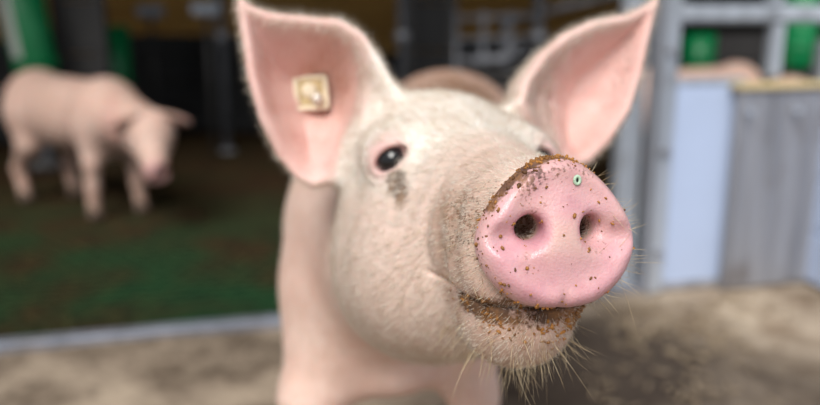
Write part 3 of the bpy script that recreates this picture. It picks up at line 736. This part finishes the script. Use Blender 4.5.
# ================================================================== GATE
def tt(px, py, n=0.0): return onpen(px, py, n)[0]
GT = empty('pen_gate', tuple(PF @ Vector((1.66, 0, 0))), RZ); tag(GT, 'galvanised pen gate with pale blue panel and ribbed steel leaf', 'gate')
def gb(name, t0, t1, z0, z1, n, d, mat, parent=None, bev=.004): return MB().box(((t0+t1)/2-1.66, n, (z0+z1)/2), (t1-t0, d, z1-z0), None, bev).build(name, M[mat], parent or GT)
tl = tt(657, 298); tm = tt(735, 90); tm2 = tt(712, 298); tr_ = tt(810, 120)
gb('panel', tl, tm+.02, .02, .568, .0, .03, 'white_panel')
gb('panel_cap', tl, tm+.02, .568, .585, .0, .036, 'galv')
def pipe(name, pts, r, mat, parent, seg=14): return MB().tube(pts, r, seg).build(name, M[mat], parent, True)
p_a = gb('post', tl-.055, tl-.004, -.0, 1.5, .0, .06, 'galv'); p_b = gb('post', tl-.125, tl-.065, -.0, 1.5, .05, .05, 'galv')
gb('flange', tl-.062, tl-.055, .0, 1.5, -.02, .035, 'galv_dark', p_a, .001)
for zz in (.12, .40, .66): MB().tube([(tl-.03-1.66, -.045, zz), (tl-.03-1.66, -.028, zz)], .011, 6).build('bolt', M['galv_dark'], p_a)
gb('rail', tl-.004, 3.4, .728, .775, .0, .045, 'galv', None, .012)
gb('upright', tt(766, 60), tt(779, 60), .585, .728, .0, .03, 'galv'); gb('upright', tt(768, 0), tt(781, 0), .775, 1.4, .0, .03, 'galv')
lf = gb('leaf', tm2-.012, tr_+.01, .0, .560, -.045, .018, 'galv_dark')
nr = 6
for i in range(nr):
    tc = tm2+.01+(tr_-tm2-.02)*i/(nr-1); wd = .018 if i % 2 else .026
    gb('rib', tc-wd/2, tc+wd/2, .01, .552, -.054, .010, 'galv_dark', lf, .004)
gb('leaf_cap', tm2-.02, tr_+.018, .556, .574, -.045, .05, 'tagd', lf)
for i in (0, 3, 5):
    tc = tm2+.01+(tr_-tm2-.02)*i/(nr-1); MB().tube([(tc-1.66, -.085, .50), (tc-1.66, -.068, .50)], .009, 6).build('bolt', M['galv'], lf)
gb('foot_rail', tl, tr_, .0, .022, .0, .04, 'galv_dark')
# pale boarded wall on the right, running towards the yard
wr_t = pen(tr_+.02, -.02, 0)
wrt = empty('wall_right', (float(wr_t[0]), float(wr_t[1]), 0), math.radians(-82)); struct(wrt, 'pale blue plastic plank wall on the right of the yard')
for i in range(4): MB().box((1.5, 0, .08+.15*i), (3.0, .04, .146), None, .006).build('plank', M['white_panel'], wrt)
MB().box((.0, 0, .34), (.05, .06, .68), None, .004).build('end_post', M['galv'], wrt)

# ================================================================== BARN FITTINGS
def tag_thing(o, label, cat, group=None): return tag(o, label, cat, group)
def base_of(px, py_any, d): p = P(px, py_any, d); return np.array([p[0], p[1], 0.0])
def feed_tube(px, d, r, z0, z1, label, lean=0.0, sticker=True, lid=False):
    b = base_of(px, 60, d); t = empty('feed_tube', tuple(b)); tag(t, label, 'feeder', 'green plastic feeders')
    prof = [(0, 0, z0), (lean*.02, 0, z0+.02), (lean*.1, 0, z0+.06), (lean, 0, z1)]
    MB().tube(prof, [r*.55, r*.85, r, r], 28).build('tube', M['green'], t, True)
    MB().tube([(lean*.1, 0, z0+.10), (lean*.1, 0, z0+.125)], r*1.04, 28).build('band', M['green'], t, True)
    MB().tube([(0, 0, .03), (0, 0, z0+.01)], .022, 12).build('stem', M['galv_dark'], t, True)
    MB().tube([(0, 0, 0), (0, 0, .03), (0, 0, .05)], [r*1.5, r*1.55, r*1.5], 24).build('dish', M['grey'], t, True)
    if sticker:
        n = 10; vv, ff = [], []
        for j in range(n+1):
            an = math.radians(-150+55*j/n)
            for zz in (z0+.13, z1-.03): vv.append((lean*(zz-z0)/(z1-z0)+math.cos(an)*(r+.0015), math.sin(an)*(r+.0015), zz))
        ff = [(2*j, 2*j+1, 2*j+3, 2*j+2) for j in range(n)]; me_ = bpy.data.meshes.new('sticker'); me_.from_pydata(vv, [], ff); me_.update()
        link('sticker', me_, M['label'], t, True)
    return t
feed_tube(38, 3.95, .105, .42, 1.25, 'tall green feed tube with pale sticker above the standing pig', -.10)
feed_tube(113, 4.5, .098, .28, .70, 'short green feeder right of the tall feed tube', 0, False)
feed_tube(698, 4.3, .085, .42, .66, 'green feeder seen through the gap over the pale gate panel', 0, False)
feed_tube(797, 3.7, .075, .50, .95, 'green feeder seen right of the upright gate bar', 0, False)
def partition(px0, px1, d0, d1, z0, z1, mat, label, boards=0):
    a_ = base_of(px0, 60, d0); b_ = base_of(px1, 60, d1); L_ = float(np.linalg.norm(b_-a_)); t = empty('pen_partition', tuple(a_), math.atan2(b_[1]-a_[1], b_[0]-a_[0])); tag(t, label, 'partition', 'dark pen partitions')
    nb = boards or 4; hb = (z1-z0)/nb
    for i in range(nb): MB().box((L_/2, 0, z0+hb*(i+.5)), (L_, .03, hb-.006), None, .004).build('plank', M[mat], t)
    for x in (0, L_): MB().box((x, 0, z1/2), (.05, .05, z1), None, .004).build('post', M['grey'], t)
    return t
partition(62, 104, 4.15, 4.15, .02, 1.1, 'grey', 'dark grey partition between the two green feeders on the left')
partition(128, 330, 5.2, 5.0, .02, .64, 'black', 'low black plank partition right of the short green feeder')
partition(-60, 14, 4.6, 4.6, .02, .62, 'black', 'black partition left of the tall feed tube')
partition(410, 452, 4.6, 4.6, .02, 1.1, 'black', 'tall black partition beyond the big pig, between two pipes')
partition(452, 640, 5.3, 5.3, .02, .60, 'black', 'low black partition behind the pipe feeder')
partition(716, 900, 4.6, 4.6, .02, .66, 'grey', 'dark grey partition behind the gate')
def upright(px, d, r, label):
    b = base_of(px, 40, d); t = empty('upright_pipe', tuple(b)); tag(t, label, 'pipe', 'upright steel pipes')
    MB().tube([(0, 0, 0), (0, 0, 2.2)], r, 14).build('pipe', M['oldpipe'], t, True); MB().tube([(0, 0, 0), (0, 0, .012)], r*2.2, 14).build('flange', M['galv_dark'], t, True)
    MB().tube([(0, 0, .62), (0, 0, .67)], r*1.5, 14).build('clamp', M['galv_dark'], t, True)
upright(222, 4.4, .022, 'steel pipe standing left of the tagged ear')
upright(402, 4.3, .026, 'steel pipe rising just right of the tagged ear')
upright(538, 4.2, .030, 'steel pipe rising behind the ear without a tag')
fd = base_of(492, 40, 4.5); PFd = empty('pipe_feeder', tuple(fd)); tag(PFd, 'grey pipe feeder frame between the ears of the big pig', 'feeder')
for z_, k in ((.52, 'rail'), (.62, 'rail'), (.74, 'rail')): MB().tube([(-.20, 0, z_), (.24, 0, z_+.02)], .012, 10).build(k, M['galv_dark'], PFd, True)
for x in (-.20, -.05, .10, .24): MB().tube([(x, 0, 0), (x, 0, .78)], .013, 10).build('leg', M['galv_dark'], PFd, True)
MB().tube([(-.18, -.06, .50), (.08, -.06, .52), (.16, -.02, .60)], .022, 10).build('trough_pipe', M['galv_dark'], PFd, True)
MB().box((-.02, -.05, .42), (.36, .14, .10), None, .02).build('trough', M['grey'], PFd)
lp = P(498, 24, 4.8); lq = P(640, -12, 4.6); fl_ = empty('feed_line', (float(lp[0]), float(lp[1]), 0)); tag(fl_, 'sloping steel feed line above the ear without a tag', 'pipe')
dl = lq-lp
MB().tube([(0, 0, lp[2]), (dl[0], dl[1], lp[2]+dl[2])], .02, 12).build('pipe', M['galv_dark'], fl_, True)
for k in (0.05, .95): MB().tube([(dl[0]*k, dl[1]*k, 0), (dl[0]*k, dl[1]*k, lp[2]+dl[2]*k)], .015, 10).build('support', M['galv_dark'], fl_, True)
def valve(px, py, d, label):
    p = P(px, py, d); t = empty('drinker_valve', (float(p[0]), float(p[1]), 0)); tag(t, label, 'drinker', 'steel drinkers')
    MB().tube([(0, 0, 0), (0, 0, p[2])], .012, 10).build('pipe', M['grey'], t, True); MB().box((0, 0, p[2]), (.16, .06, .07), None, .015).build('housing', M['galv'], t)
    MB().tube([(.04, -.03, p[2]-.01), (.05, -.09, p[2]-.04)], .012, 10).build('nipple', M['galv'], t, True)
valve(150, 11, 4.75, 'steel drinker above the short green feeder'); valve(206, 9, 4.3, 'steel drinker beside the pipe left of the tagged ear')

# ================================================================== STRAW on the yard
def straw(n):
    vv, ff = [], []
    c0 = np.array([(x, y, z) for x in (-.5, .5) for y in (-.5, .5) for z in (-.5, .5)]); f0 = np.array([(0, 1, 3, 2), (4, 6, 7, 5), (0, 4, 5, 1), (2, 3, 7, 6), (0, 2, 6, 4), (1, 5, 7, 3)])
    pts = np.stack([rng.uniform(-1.6, 1.9, n*6), rng.uniform(-1.1, -.09, n*6)], 1)
    W_ = A0[:2]+pts[:, :1]*E1[:2]+pts[:, 1:]*N1[:2]
    dens = vnoise(np.c_[W_, W_[:, :1]*0], 3.2, 3); gate = np.exp(-(((pts[:, 0]-2.0)/.45)**2+((pts[:, 1]+.3)/.35)**2))
    inb = (W_[:, 0] > -.24) & (W_[:, 0] < .36) & (W_[:, 1] > .36)
    keep = np.argsort(-(dens-9*inb+.5*gate+.35*rng.random(len(pts))))[:n]
    for i, k in enumerate(keep):
        an = rng.uniform(0, math.pi); ca, sa = math.cos(an), math.sin(an); q = c0*np.array([rng.uniform(.015, .05), rng.uniform(.002, .005), .002]); q[:, 2] += q[:, 0]*rng.uniform(-.1, .1)
        vv.append(np.c_[q[:, 0]*ca-q[:, 1]*sa+W_[k, 0], q[:, 0]*sa+q[:, 1]*ca+W_[k, 1], q[:, 2]+.005]); ff.append(f0+8*i)
    o = link('straw_litter', npmesh('straw_litter', np.concatenate(vv), np.concatenate(ff)), M['straw']); tag(o, 'scattered bits of chopped straw on the concrete yard', 'straw', kind='stuff')
straw(1000)
